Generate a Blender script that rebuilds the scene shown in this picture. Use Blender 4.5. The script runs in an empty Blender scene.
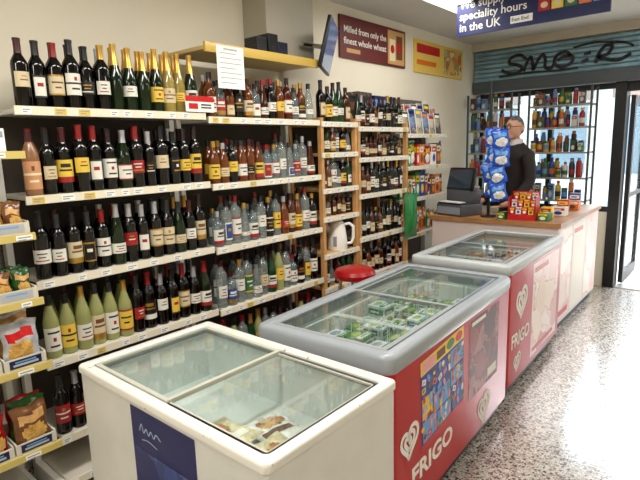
import bpy, bmesh, math, random
from mathutils import Vector, Matrix
random.seed(7)
S=bpy.context.scene; COL=S.collection
PI=math.pi
try:
    S.view_settings.view_transform='Standard'; S.view_settings.look='None'
except Exception: pass
# ---------------------------------------------------------------- materials
MATS={}
def lin(c): return tuple(max(x,0)**2.2 for x in c[:3])+(1,)
def pm(name,c,rough=.5,metal=0,var=0,scale=18,bump=0,coat=0,emit=0):
    if name in MATS: return MATS[name]
    m=bpy.data.materials.new(name); m.use_nodes=True; nt=m.node_tree; b=nt.nodes['Principled BSDF']
    b.inputs['Base Color'].default_value=lin(c); b.inputs['Roughness'].default_value=rough; b.inputs['Metallic'].default_value=metal
    if coat: b.inputs['Coat Weight'].default_value=coat
    if emit: b.inputs['Emission Color'].default_value=lin(c); b.inputs['Emission Strength'].default_value=emit
    if var or bump:
        tc=nt.nodes.new('ShaderNodeTexCoord'); n=nt.nodes.new('ShaderNodeTexNoise'); n.inputs['Scale'].default_value=scale; n.inputs['Detail'].default_value=4
        nt.links.new(tc.outputs['Object'],n.inputs['Vector'])
        if var:
            r=nt.nodes.new('ShaderNodeValToRGB'); r.color_ramp.elements[0].position=.3; r.color_ramp.elements[1].position=.7
            r.color_ramp.elements[0].color=lin([x*(1-var) for x in c]); r.color_ramp.elements[1].color=lin([min(1,x*(1+var*.5)) for x in c])
            nt.links.new(n.outputs['Fac'],r.inputs['Fac']); nt.links.new(r.outputs['Color'],b.inputs['Base Color'])
        if bump:
            bp=nt.nodes.new('ShaderNodeBump'); bp.inputs['Strength'].default_value=bump; bp.inputs['Distance'].default_value=.004
            nt.links.new(n.outputs['Fac'],bp.inputs['Height']); nt.links.new(bp.outputs['Normal'],b.inputs['Normal'])
    MATS[name]=m; m['c']=c; return m
def foil(m):
    c=m.get('c'); return pm(m.name+'_film',tuple(c),.2,0,var=.18,scale=30,bump=.5) if c else m
def photo_mat(name,cols,scale):
    """printed picture: soft blotches of several colours"""
    if name in MATS: return MATS[name]
    m=bpy.data.materials.new(name); m.use_nodes=True; nt=m.node_tree; b=nt.nodes['Principled BSDF']; b.inputs['Roughness'].default_value=.35
    tc=nt.nodes.new('ShaderNodeTexCoord'); v=nt.nodes.new('ShaderNodeTexVoronoi'); v.feature='SMOOTH_F1'; v.inputs['Scale'].default_value=scale; v.inputs['Smoothness'].default_value=.35
    n=nt.nodes.new('ShaderNodeTexNoise'); n.inputs['Scale'].default_value=scale*.7; n.inputs['Distortion'].default_value=1.2
    mp=nt.nodes.new('ShaderNodeMix'); mp.data_type='RGBA'; mp.inputs['Factor'].default_value=.15
    nt.links.new(tc.outputs['Object'],n.inputs['Vector']); nt.links.new(tc.outputs['Object'],mp.inputs['A']); nt.links.new(n.outputs['Color'],mp.inputs['B']); nt.links.new(mp.outputs['Result'],v.inputs['Vector'])
    sp=nt.nodes.new('ShaderNodeSeparateColor'); nt.links.new(v.outputs['Color'],sp.inputs[0]); r=nt.nodes.new('ShaderNodeValToRGB'); e=r.color_ramp.elements
    e[0].position=.1; e[0].color=lin(cols[0]); e[1].position=.9; e[1].color=lin(cols[-1])
    for i,c in enumerate(cols[1:-1]): e.new(.1+.8*(i+1)/(len(cols)-1)).color=lin(c)
    nt.links.new(sp.outputs[0],r.inputs['Fac']); nt.links.new(r.outputs['Color'],b.inputs['Base Color']); MATS[name]=m; return m
def thin_glass(name,tint,haze=.1,hz=(.9,.93,.92),f0=.05,f1=.75,pw=4.5,rough=.02):
    if name in MATS: return MATS[name]
    m=bpy.data.materials.new(name); m.use_nodes=True; nt=m.node_tree; nt.nodes.clear()
    out=nt.nodes.new('ShaderNodeOutputMaterial'); tr=nt.nodes.new('ShaderNodeBsdfTransparent'); tr.inputs[0].default_value=lin(tint)
    df=nt.nodes.new('ShaderNodeBsdfDiffuse'); df.inputs[0].default_value=lin(hz)
    gl=nt.nodes.new('ShaderNodeBsdfGlossy'); gl.inputs['Roughness'].default_value=rough
    lw=nt.nodes.new('ShaderNodeLayerWeight'); lw.inputs[0].default_value=.5
    p=nt.nodes.new('ShaderNodeMath'); p.operation='POWER'; p.inputs[1].default_value=pw
    q=nt.nodes.new('ShaderNodeMath'); q.operation='MULTIPLY_ADD'; q.inputs[1].default_value=f1; q.inputs[2].default_value=f0
    nt.links.new(lw.outputs['Facing'],p.inputs[0]); nt.links.new(p.outputs[0],q.inputs[0])
    a=nt.nodes.new('ShaderNodeMixShader'); a.inputs[0].default_value=haze; b=nt.nodes.new('ShaderNodeMixShader')
    nt.links.new(tr.outputs[0],a.inputs[1]); nt.links.new(df.outputs[0],a.inputs[2]); nt.links.new(q.outputs[0],b.inputs[0])
    nt.links.new(a.outputs[0],b.inputs[1]); nt.links.new(gl.outputs[0],b.inputs[2]); nt.links.new(b.outputs[0],out.inputs[0])
    MATS[name]=m; return m
def terrazzo():
    m=bpy.data.materials.new('terrazzo'); m.use_nodes=True; nt=m.node_tree; b=nt.nodes['Principled BSDF']
    tc=nt.nodes.new('ShaderNodeTexCoord')
    def layer(scale,thr,cols):
        v=nt.nodes.new('ShaderNodeTexVoronoi'); v.inputs['Scale'].default_value=scale; nt.links.new(tc.outputs['Object'],v.inputs['Vector'])
        sp=nt.nodes.new('ShaderNodeSeparateColor'); nt.links.new(v.outputs['Color'],sp.inputs[0])
        r=nt.nodes.new('ShaderNodeValToRGB'); r.color_ramp.interpolation='CONSTANT'
        e=r.color_ramp.elements; e[0].position=0; e[0].color=lin(cols[0][1]); e[1].position=cols[1][0]; e[1].color=lin(cols[1][1])
        for p,c in cols[2:]:
            k=e.new(p); k.color=lin(c)
        nt.links.new(sp.outputs[0],r.inputs['Fac'])
        lt=nt.nodes.new('ShaderNodeMath'); lt.operation='LESS_THAN'; lt.inputs[1].default_value=thr; nt.links.new(v.outputs['Distance'],lt.inputs[0])
        g=nt.nodes.new('ShaderNodeMath'); g.operation='LESS_THAN'; g.inputs[1].default_value=cols[-1][0]; nt.links.new(sp.outputs[0],g.inputs[0])
        k=nt.nodes.new('ShaderNodeMath'); k.operation='MULTIPLY'; nt.links.new(lt.outputs[0],k.inputs[0]); nt.links.new(g.outputs[0],k.inputs[1])
        return r.outputs['Color'],k.outputs[0]
    c1,f1=layer(68,.6,[(0,(.25,.23,.215)),(.10,(.40,.36,.33)),(.26,(.54,.48,.43)),(.42,(.65,.61,.56)),(.60,(.8,.78,.75))])
    c2,f2=layer(150,.55,[(0,(.34,.32,.30)),(.14,(.49,.45,.42)),(.36,(.62,.58,.54)),(.58,(.8,.78,.75))])
    m1=nt.nodes.new('ShaderNodeMix'); m1.data_type='RGBA'; m1.inputs['A'].default_value=lin((.79,.765,.725)); nt.links.new(f2,m1.inputs['Factor']); nt.links.new(c2,m1.inputs['B'])
    m2=nt.nodes.new('ShaderNodeMix'); m2.data_type='RGBA'; nt.links.new(f1,m2.inputs['Factor']); nt.links.new(m1.outputs['Result'],m2.inputs['A']); nt.links.new(c1,m2.inputs['B'])
    nt.links.new(m2.outputs['Result'],b.inputs['Base Color']); b.inputs['Roughness'].default_value=.22; b.inputs['Coat Weight'].default_value=1; b.inputs['Coat Roughness'].default_value=.16; b.inputs['Coat IOR'].default_value=1.7
    return m
# ---------------------------------------------------------------- mesh builder
def rrect(w,d,r,k=4):
    r=max(r,.0005); p=[]
    for sx,sy,a0 in ((1,1,0),(-1,1,90),(-1,-1,180),(1,-1,270)):
        for i in range(k+1):
            a=math.radians(a0+90*i/k); p.append((sx*(w/2-r)+r*math.cos(a),sy*(d/2-r)+r*math.sin(a)))
    return p
def cat(pts,n=5):
    out=[]; P=[pts[0]]+list(pts)+[pts[-1]]
    for i in range(1,len(P)-2):
        for k in range(n):
            t=k/n; a,b,c,d=P[i-1],P[i],P[i+1],P[i+2]
            out.append(tuple(.5*((2*b[j])+(-a[j]+c[j])*t+(2*a[j]-5*b[j]+4*c[j]-d[j])*t*t+(-a[j]+3*b[j]-3*c[j]+d[j])*t**3) for j in range(2)))
    return out+[tuple(pts[-1])]
class MB:
    def __init__(s): s.bm=bmesh.new()
    def box(s,x0,x1,y0,y1,z0,z1,m=0,bev=0,seg=2,M=None):
        vs=bmesh.ops.create_cube(s.bm,size=1)['verts']
        for v in vs:
            v.co=Vector(((x0+x1)/2+v.co.x*(x1-x0),(y0+y1)/2+v.co.y*(y1-y0),(z0+z1)/2+v.co.z*(z1-z0)))
            if M: v.co=M@v.co
        for f in {f for v in vs for f in v.link_faces}: f.material_index=m
        if bev: bmesh.ops.bevel(s.bm,geom=list({e for v in vs for e in v.link_edges}),offset=bev,segments=seg,affect='EDGES',profile=.5)
        return s
    def lathe(s,prof,n=16,c=(0,0,0),m=0,M=None):
        rings=[]
        for r,z in prof:
            ps=[(0,0,z)] if r<1e-6 else [(r*math.cos(2*PI*k/n),r*math.sin(2*PI*k/n),z) for k in range(n)]
            rg=[]
            for p in ps:
                p=Vector(p)
                if M: p=M@p
                rg.append(s.bm.verts.new(p+Vector(c)))
            rings.append(rg)
        for a,b in zip(rings,rings[1:]):
            for k in range(n):
                j=(k+1)%n
                if len(a)==1 and len(b)==1: continue
                if len(a)==1: f=s.bm.faces.new((a[0],b[j],b[k]))
                elif len(b)==1: f=s.bm.faces.new((a[k],a[j],b[0]))
                else: f=s.bm.faces.new((a[k],a[j],b[j],b[k]))
                f.material_index=m
        return s
    def loft(s,loops,mats=None,cap0=None,cap1=None,close=False):
        rg=[[s.bm.verts.new((p[0],p[1],z)) for p in pts] for pts,z in loops]
        prs=list(zip(rg,rg[1:]))
        if close: prs.append((rg[-1],rg[0]))
        for i,(a,b) in enumerate(prs):
            n=len(a)
            for k in range(n):
                f=s.bm.faces.new((a[k],a[(k+1)%n],b[(k+1)%n],b[k])); f.material_index=mats[i] if mats else 0
        if cap0 is not None: s.bm.faces.new(rg[0][::-1]).material_index=cap0
        if cap1 is not None: s.bm.faces.new(rg[-1]).material_index=cap1
        return s
    def tube(s,pts,r,n=8,m=0,closed=False):
        pts=[Vector(p) for p in pts]; rs=r if isinstance(r,(list,tuple)) else [r]*len(pts); rings=[]; N=len(pts); up=None
        for i,p in enumerate(pts):
            if closed: d=pts[(i+1)%N]-pts[i-1]
            else: d=pts[min(i+1,N-1)]-pts[max(i-1,0)]
            d.normalize()
            if up is None: up=Vector((0,0,1)) if abs(d.z)<.9 else Vector((1,0,0))
            a=d.cross(up)
            if a.length<1e-4: a=d.cross(Vector((0,1,0)))
            a.normalize(); b=a.cross(d).normalized(); up=b
            rings.append([s.bm.verts.new(p+rs[i]*(a*math.cos(2*PI*k/n)+b*math.sin(2*PI*k/n))) for k in range(n)])
        prs=list(zip(rings,rings[1:]))
        if closed: prs.append((rings[-1],rings[0]))
        for a,b in prs:
            for k in range(n): s.bm.faces.new((a[k],a[(k+1)%n],b[(k+1)%n],b[k])).material_index=m
        if not closed: s.bm.faces.new(rings[0][::-1]).material_index=m; s.bm.faces.new(rings[-1]).material_index=m
        return s
    def sphere(s,c,rx,ry,rz,m=0,u=16,v=10):
        vs=bmesh.ops.create_uvsphere(s.bm,u_segments=u,v_segments=v,radius=1)['verts']
        for q in vs: q.co=Vector((c[0]+q.co.x*rx,c[1]+q.co.y*ry,c[2]+q.co.z*rz))
        for f in {f for q in vs for f in q.link_faces}: f.material_index=m
        return s
    def poly(s,pts,m=0):
        s.bm.faces.new([s.bm.verts.new(p) for p in pts]).material_index=m; return s
    def mesh(s,name,mats,smooth=True,recalc=True,ang=35):
        if recalc: bmesh.ops.recalc_face_normals(s.bm,faces=s.bm.faces)
        me=bpy.data.meshes.new(name); s.bm.to_mesh(me); s.bm.free()
        for m in (mats if isinstance(mats,(list,tuple)) else [mats]): me.materials.append(m)
        if smooth:
            me.polygons.foreach_set('use_smooth',[True]*len(me.polygons))
            try: me.set_sharp_from_angle(angle=math.radians(ang))
            except Exception: pass
        return me
    def build(s,name,mats,parent=None,loc=None,rz=0,**k):
        return link(name,s.mesh(name,mats,**k),parent,loc,rz)
class Flat(MB):
    """flat artwork on a plane: origin, right, up"""
    def __init__(s,O,X,U,base=.001):
        super().__init__(); s.O=Vector(O); s.X=Vector(X); s.U=Vector(U); s.N=s.X.cross(s.U); s.b=base
    def P(s,x,y,l): return s.O+s.X*x+s.U*y+s.N*(s.b+.0009*l)
    def rect(s,x,y,w,h,m=0,l=0,rot=0):
        c,sn=math.cos(rot),math.sin(rot); cx,cy=x+w/2,y+h/2
        return s.poly([s.P(cx+a*c-b*sn,cy+a*sn+b*c,l) for a,b in ((-w/2,-h/2),(w/2,-h/2),(w/2,h/2),(-w/2,h/2))],m)
    def disc(s,x,y,rx,ry,m=0,l=1,rot=0,n=20):
        c,sn=math.cos(rot),math.sin(rot); ps=[]
        for k in range(n):
            a,b=rx*math.cos(2*PI*k/n),ry*math.sin(2*PI*k/n); ps.append(s.P(x+a*c-b*sn,y+a*sn+b*c,l))
        return s.poly(ps,m)
    def lolly(s,x,y,w,h,m,ms,l=2,rot=0):
        c,sn=math.cos(rot),math.sin(rot)
        def T(a,b): return s.P(x+a*c-b*sn,y+a*sn+b*c,l)
        pts=[(-w/2,0),(w/2,0),(w/2,h*.65)]+[(w/2*math.cos(t*PI/6),h*.65+h*.35*math.sin(t*PI/6)) for t in range(1,6)]+[(-w/2,h*.65)]
        s.poly([T(*p) for p in pts],m); s.poly([T(*p) for p in ((-w*.12,-h*.35),(w*.12,-h*.35),(w*.12,0),(-w*.12,0))],ms)
    def cone(s,x,y,w,h,m,mc,l=2,rot=0):
        c,sn=math.cos(rot),math.sin(rot)
        def T(a,b): return s.P(x+a*c-b*sn,y+a*sn+b*c,l)
        s.poly([T(0,0),T(w/2,h*.6),T(-w/2,h*.6)],mc); s.disc(x-h*.72*sn,y+h*.72*c,w*.55,h*.26,m,l+.5)
    def ribbon(s,pts,w,m=0,l=1,closed=False):
        n=len(pts); L=[]
        for i in range(n):
            if closed: a,b=pts[i-1],pts[(i+1)%n]
            else: a,b=pts[max(i-1,0)],pts[min(i+1,n-1)]
            dx,dy=b[0]-a[0],b[1]-a[1]; q=math.hypot(dx,dy) or 1; nx,ny=-dy/q*w/2,dx/q*w/2
            L.append((s.bm.verts.new(s.P(pts[i][0]+nx,pts[i][1]+ny,l)),s.bm.verts.new(s.P(pts[i][0]-nx,pts[i][1]-ny,l))))
        pr=list(zip(L,L[1:]))+([(L[-1],L[0])] if closed else [])
        for a,b in pr: s.bm.faces.new((a[1],b[1],b[0],a[0])).material_index=m
        return s
    def heart(s,x,y,sz,m,l=1):
        # one continuous swirl: heart outline spiralling inwards
        pts=[]
        for i in range(88):
            t=2*PI*i/36; k=1-.36*t/(2*PI); pts.append((x+sz*k*math.sin(t)**3,y+sz*k*(13*math.cos(t)-5*math.cos(2*t)-2*math.cos(3*t)-math.cos(4*t))/16))
        s.ribbon(pts,sz*.22,m,l); return s
def link(name,me,parent=None,loc=None,rz=0):
    o=bpy.data.objects.new(name,me); COL.objects.link(o)
    if parent: o.parent=parent
    if loc is not None: o.location=loc
    o.rotation_euler=(0,0,rz); return o
def tag(o,label=None,cat=None,group=None,kind=None):
    if label: o['label']=label
    if cat: o['category']=cat
    if group: o['group']=group
    if kind: o['kind']=kind
    return o
def thing(name,label,cat,loc=(0,0,0),rz=0,group=None):
    return tag(link(name,None,None,loc,rz),label,cat,group)
def struct(o): o['kind']='structure'; return o
def text(st,size,O,X,U,m,parent,name='lettering',width=None,off=0.0,align='LEFT'):
    cu=bpy.data.curves.new('t','FONT'); cu.body=st; cu.size=size; cu.extrude=.0008; cu.offset=off; cu.align_x=align; cu.resolution_u=3
    o=bpy.data.objects.new('t',cu); COL.objects.link(o); bpy.context.view_layer.update()
    me=bpy.data.meshes.new_from_object(o.evaluated_get(bpy.context.evaluated_depsgraph_get())); bpy.data.objects.remove(o)
    X=Vector(X);U=Vector(U);N=X.cross(U)
    if width and align=='LEFT':
        w=max(v.co.x for v in me.vertices); 
        for v in me.vertices: v.co.x*=width/w
    me.transform(Matrix(((X.x,U.x,N.x,O[0]),(X.y,U.y,N.y,O[1]),(X.z,U.z,N.z,O[2]),(0,0,0,1))))
    me.materials.clear(); me.materials.append(m); return link(name,me,parent)
ORD=['first','second','third','fourth','fifth','sixth','seventh','eighth','ninth','tenth','eleventh','twelfth','thirteenth','fourteenth','fifteenth','sixteenth','seventeenth','eighteenth']
XP,XN,YP,YN,ZP=(1,0,0),(-1,0,0),(0,1,0),(0,-1,0),(0,0,1)
white=pm('white_paint',(.93,.92,.89),.45); paper=pm('paper',(.93,.93,.90),.7); black=pm('black_plastic',(.05,.05,.055),.4)
dark=pm('dark_grey',(.14,.14,.15),.45); grey=pm('grey_plastic',(.55,.57,.6),.4); steel=pm('steel',(.7,.7,.7),.3,1); silverp=pm('silver_print',(.66,.67,.68),.35)
red=pm('red_print',(.74,.08,.10),.35); blue=pm('blue_print',(.10,.22,.60),.35); navy=pm('navy_print',(.07,.10,.28),.4); yellow=pm('yellow_print',(.94,.78,.18),.4)
green=pm('green_print',(.20,.46,.20),.4); orange=pm('orange_print',(.88,.46,.14),.4); brown=pm('brown_print',(.42,.27,.16),.5); cream=pm('cream_print',(.90,.84,.68),.6)
pink=pm('pink_print',(.90,.62,.64),.45); gold=pm('gold_foil',(.74,.58,.28),.3,.7); sky=pm('sky_print',(.40,.62,.86),.35); tan=pm('tan_print',(.78,.6,.38),.5); lime=pm('lime_print',(.58,.68,.26),.4)
lab_y=pm('label_yellow',(.86,.72,.26),.5); lab_w=pm('label_white',(.86,.85,.80),.6); lab_c=pm('label_cream',(.80,.74,.60),.6); lab_r=pm('label_red',(.58,.12,.12),.5); lab_g=pm('label_green',(.22,.40,.24),.5); lab_b=pm('label_blue',(.16,.26,.5),.5)
wood=pm('pine_wood',(.78,.58,.36),.5,var=.15,scale=6); teal=pm('shutter_teal',(.52,.68,.75),.45,var=.14,scale=5)
# ---------------------------------------------------------------- camera
f=513.0
Yc=Vector((445,105,-513)).normalized(); Xc=Vector((610,-75,513)); Xc=(Xc-Xc.dot(Yc)*Yc).normalized(); Zc=Xc.cross(Yc)
cd=bpy.data.cameras.new('camera'); cam=bpy.data.objects.new('camera',cd); COL.objects.link(cam); S.camera=cam
cd.sensor_width=36; cd.lens=f/640*36; cd.clip_start=.02
R=Matrix((Xc,Yc,Zc)).to_4x4(); R.translation=Vector((0,0,1.65)); cam.matrix_world=R
# ---------------------------------------------------------------- room shell
WX=-2.85; RX=1.5; FY=6.4; BY=-3.0; CZ=2.84
wallm=pm('cream_wall',(.91,.88,.80),.75,var=.02,scale=2); ceilm=pm('ceiling_white',(.80,.79,.76),.8,var=.03,scale=1.5)
struct(MB().box(WX-.15,RX+.15,BY-.15,FY+.15,-.1,0).build('floor',terrazzo(),smooth=False))
struct(MB().box(WX-.15,RX+.15,BY-.15,FY+.15,CZ,CZ+.1).build('ceiling',ceilm,smooth=False))
struct(MB().box(WX-.15,WX,BY,FY,0,CZ).build('wall_left',wallm,smooth=False))
struct(MB().box(RX,RX+.15,BY,FY,0,CZ).build('wall_right',wallm,smooth=False))
struct(MB().box(WX,RX,BY-.15,BY,0,CZ).build('wall_back',wallm,smooth=False))
wf=MB().box(WX,RX,FY,FY+.15,2.25,CZ).box(WX,-1.26,FY,FY+.15,0,.85).box(WX,-2.78,FY,FY+.15,.85,2.25).box(.25,RX,FY,FY+.15,0,2.25)
struct(wf.build('wall_front',wallm,smooth=False))
struct(MB().box(-2.85,-2.62,2.56,3.04,2.27,CZ).build('trim_1',pm('soffit',(.70,.68,.62),.8),smooth=False))
PZ=.16
struct(MB().box(-2.84,-1.66,4.98,6.05,0,PZ).build('trim_2',dark,smooth=False))
w1=struct(MB().box(-2.78,-1.26,FY+.03,FY+.1,.85,.91).box(-2.78,-1.26,FY+.03,FY+.1,2.19,2.25).box(-2.78,-2.73,FY+.03,FY+.1,.91,2.19).box(-1.95,-1.9,FY+.03,FY+.1,.91,2.19).build('window_1',black,smooth=False))
MB().box(-2.73,-1.26,FY+.06,FY+.066,.91,2.19).build('window_pane',thin_glass('window_glass',(.92,.95,.96),.03),w1,smooth=False)
d1=struct(MB().box(-1.26,-1.15,FY-.02,FY+.17,0,2.25).box(.17,.25,FY-.02,FY+.17,0,2.25).box(-1.15,.17,FY+.02,FY+.1,2.15,2.25).build('door_1',black,smooth=False))
MB().box(-1.145,.165,FY,FY+.16,0,.012).build('door_sill',steel,d1,smooth=False)
# glass door leaf, swung open to the street
MB().box(-1.145,-1.10,FY+.2,FY+1.0,.02,.14).box(-1.145,-1.10,FY+.2,FY+1.0,2.02,2.12).box(-1.145,-1.10,FY+.2,FY+.27,.14,2.02).box(-1.145,-1.10,FY+.93,FY+1.0,.14,2.02).box(-1.145,-1.10,FY+.27,FY+.93,1.0,1.05).build('door_leaf_frame',dark,d1,smooth=False)
MB().box(-1.127,-1.119,FY+.27,FY+.93,.14,2.02).build('door_glass',MATS['window_glass'],d1,smooth=False)
# outdoors
struct(MB().box(-12,12,FY+.15,16,-.12,-.01).build('pavement',pm('pavement',(.8,.79,.77),.8,var=.08,scale=4),smooth=False))
fac=MB().box(-12,12,13,13.3,0,3.6)
for i in range(14):
    fac.box(-10.5+i*1.6,-9.5+i*1.6,12.97,13.0,.9,2.4,1)
    fac.box(-10.6+i*1.6,-9.4+i*1.6,12.9,13.0,2.55,2.75,2)
struct(fac.build('wall_street',[pm('facade',(.74,.74,.74),.8,var=.15,scale=1),pm('facade_window',(.38,.45,.50),.3),pm('facade_ledge',(.48,.42,.39),.6)],smooth=False))
# ---------------------------------------------------------------- lights
w=bpy.data.worlds.new('world'); S.world=w; w.use_nodes=True; bg=w.node_tree.nodes['Background']; bg.inputs[0].default_value=(.91,.96,1,1); bg.inputs[1].default_value=6.0
# hazy daylight falling in through the doorway
sd=bpy.data.lights.new('sun','SUN'); sd.energy=7; sd.angle=math.radians(34); sd.color=(.94,.97,1); so=bpy.data.objects.new('sun',sd); COL.objects.link(so); so.rotation_euler=(math.radians(-50),0,math.radians(6))
for i,(x,y,p) in enumerate([(-1.3,-1.4,25),(-1.3,.5,31),(-1.3,2.3,32),(-2.05,4.1,13),(.4,-1.0,20),(.4,3.0,18),(-.35,5.1,12)]):
    lab=['tube light above the rear aisle','tube light above the first white freezer','tube light above the grey rimmed freezer','tube light in the ceiling over the far wall bay','tube light on the right rear ceiling','tube light above the open terrazzo floor','tube light nearest the doorway'][i]
    t=thing('ceiling_light','white fluorescent '+lab,'ceiling light',(x,y,CZ),0,'fluorescent ceiling lights')
    MB().box(-.15,.15,-.62,.62,-.05,0,bev=.01).build('housing',white,t)
    MB().box(-.125,.125,-.6,.6,-.058,-.05).build('diffuser',pm('diffuser',(1,.98,.94),.4,emit=1.5),t,smooth=False)
    ld=bpy.data.lights.new('tube','AREA'); ld.shape='RECTANGLE'; ld.size=.25; ld.size_y=1.2; ld.energy=p; ld.color=(1,.965,.92)
    lo=bpy.data.objects.new('tube_glow',ld); COL.objects.link(lo); lo.parent=t; lo.location=(0,0,-.07)
# ---------------------------------------------------------------- shelving bays
railm=pm('price_rail',(.88,.85,.76),.45); shelfm=pm('shelf_white',(.80,.78,.73),.5); backm=pm('back_panel',(.28,.25,.22),.7)  # back panel dark brown: shade behind the bottles put into its colour
def bay(label,y0,y1,zs,xf,xb,um,sm,rm,bm_,ztop,front_posts=False,tags=True,group='wall shelving bays',tagm=None,rh=.034,bz=None):
    t=thing('shelving_unit',label,'shelf unit',(xf,y0,0),0,group); d=xf-xb; L=y1-y0
    MB().box(-d-.02,-d,.005,L-.005,.02,bz or ztop).build('back_panel',bm_,t,smooth=False)
    for y in (0.003,L-.033):
        b=MB().box(-d,-d+.05,y,y+.03,0,ztop)
        if front_posts: b.box(-.035,-.001,y,y+.03,0,ztop).box(-d+.05,-.035,y+.005,y+.025,ztop-.05,ztop)
        else: b.box(-d+.05,-.03,y,y+.03,0,.09)
        b.build('upright',um,t,smooth=False)
    for z in zs:
        i0=.034 if front_posts else .036
        s=MB().box(-d+.001,-.004,i0,L-i0,z-.022,z,bev=.002).build('shelf',sm,t)
        r=MB().box(-.004,.008,.004,L-.004,z-rh,z+.003,0)
        if tags:
            y=.03
            while y<L-.07:
                wd=random.choice((.04,.05,.06)); mm=random.choice((1,1,1,1,1,2))
                r.box(.008,.0095,y,y+wd,z-rh+.004,z-.003,mm); r.box(.0095,.0098,y+.006,y+wd-.006,z-.014,z-.009,3); r.box(.0095,.0098,y+.006,y+wd*.6,z-.024,z-.019,3)
                y+=wd+random.uniform(.02,.11)
        r.build('price_rail',[rm,paper,tagm or lab_y,grey],s,smooth=False)
    return t
Z1=[.33,.714,1.095,1.475,1.856]; Z2=[z-.018 for z in Z1]
b1=bay('white metal shelf bay holding wine, left of the spirits bay',.85,1.84,[.1]+Z1,-2.4,-2.76,white,shelfm,railm,backm,1.88,bz=1.85)
b2=bay('white metal spirits shelf bay with a yellow edged top board',1.855,2.83,[.1]+Z2,-2.405,-2.76,white,shelfm,railm,backm,2.2,bz=1.83)
cn=MB().box(-.355,.0,-.0,.96,2.205,2.225).build('top_shelf',pm('top_board',(.80,.70,.46),.5,var=.06,scale=4),b2,smooth=False)
MB().box(.001,.02,-.0,.96,2.19,2.245,bev=.004).build('edge_strip',pm('edge_yellow',(.78,.65,.30),.4),cn)
b3=bay('narrow pine framed shelf bay with white jug between white bays',2.835,3.275,[.3,.6,.86,1.14,1.35,1.61,1.83],-2.4,-2.76,wood,pm('pine_shelf',(.82,.66,.44),.5),railm,backm,1.86,True)
b4=bay('far white shelf bay with pine uprights beside the green bag',3.28,4.03,[.3,.6,.92,1.27,1.56,1.80],-2.4,-2.76,wood,shelfm,railm,backm,1.84,True)
b5=bay('snack shelf bay at the far end behind the counter',4.035,4.97,[.45,.8,1.15,1.45,1.75],-2.5,-2.78,white,shelfm,railm,pm('far_back',(.40,.36,.32),.7),2.1)
ylr=pm('yellow_rail',(.78,.70,.40),.4)
b0=bay('snack shelf bay with yellow price rails at the left edge',.28,.80,[.12,.444,.806,1.08,1.347,1.667],-2.185,-2.76,white,shelfm,ylr,backm,1.95,tagm=white,rh=.026)
# ---------------------------------------------------------------- bottles
def prof(pts): return [(0,0)]+pts+[(0,pts[-1][1])]
SH={
'bordeaux':([(.032,0),(.0355,.004),(.0355,.188),(.033,.203),(.023,.222),(.0152,.236),(.014,.25),(.014,.29),(.0155,.292),(.0155,.30)],(.06,.155),(.236,.302)),
'burgundy':([(.034,0),(.0385,.005),(.0385,.14),(.035,.17),(.027,.205),(.0175,.235),(.0142,.26),(.014,.288),(.0155,.29),(.0155,.298)],(.045,.125),(.235,.30)),
'sparkling':([(.036,0),(.0405,.005),(.0405,.14),(.038,.165),(.029,.2),(.0205,.235),(.015,.27),(.0142,.295),(.0162,.298),(.0162,.312)],(.05,.125),(.215,.315)),
'hock':([(.033,0),(.0365,.004),(.0365,.165),(.033,.188),(.0245,.215),(.0168,.24),(.014,.27),(.014,.305)],(.035,.15),(.255,.307)),
'spirit':([(.034,0),(.037,.004),(.037,.165),(.034,.182),(.02,.2),(.0145,.212),(.0145,.25)],(.04,.13),(.228,.262)),
'broad':([(.038,0),(.041,.004),(.041,.128),(.039,.145),(.028,.16),(.016,.168),(.015,.21)],(.028,.11),(.19,.222)),
'conical':([(.034,0),(.040,.006),(.039,.05),(.033,.12),(.024,.17),(.017,.2),(.0155,.24)],(.03,.075),(.215,.25)),
'whisky':([(.036,0),(.039,.005),(.039,.14),(.036,.16),(.02,.19),(.016,.2),(.016,.24)],(.03,.115),(.215,.252)),
'slim':([(.03,0),(.033,.004),(.034,.2),(.031,.215),(.016,.232),(.0138,.245),(.0138,.28)],(.05,.16),(.252,.292)),
'squat':([(.038,0),(.042,.006),(.041,.09),(.043,.11),(.036,.14),(.02,.165),(.016,.175),(.016,.205)],(.03,.085),(.185,.218)),
'cream_tall':([(.036,0),(.041,.005),(.041,.17),(.037,.2),(.022,.235),(.016,.25),(.015,.285)],(.03,.16),(.25,.295)),
}
gw=pm('glass_dark_wine',(.05,.04,.035),.07); gg=pm('glass_green',(.09,.14,.07),.07); gy=pm('glass_white_wine',(.56,.57,.36),.07); ga=pm('glass_amber',(.38,.20,.07),.07); gb=pm('glass_rum',(.26,.12,.05),.07)
gd=pm('glass_black',(.05,.05,.055),.08); ge=pm('glass_emerald',(.08,.22,.12),.07); gz=pm('glass_golden',(.56,.49,.24),.12); gp=pm('glass_peach',(.52,.37,.25),.2)
gv=thin_glass('glass_clear',(.84,.87,.86),.16,(.86,.89,.88)); gu=thin_glass('glass_clear_blue',(.76,.82,.82),.16,(.78,.83,.84))
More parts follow.
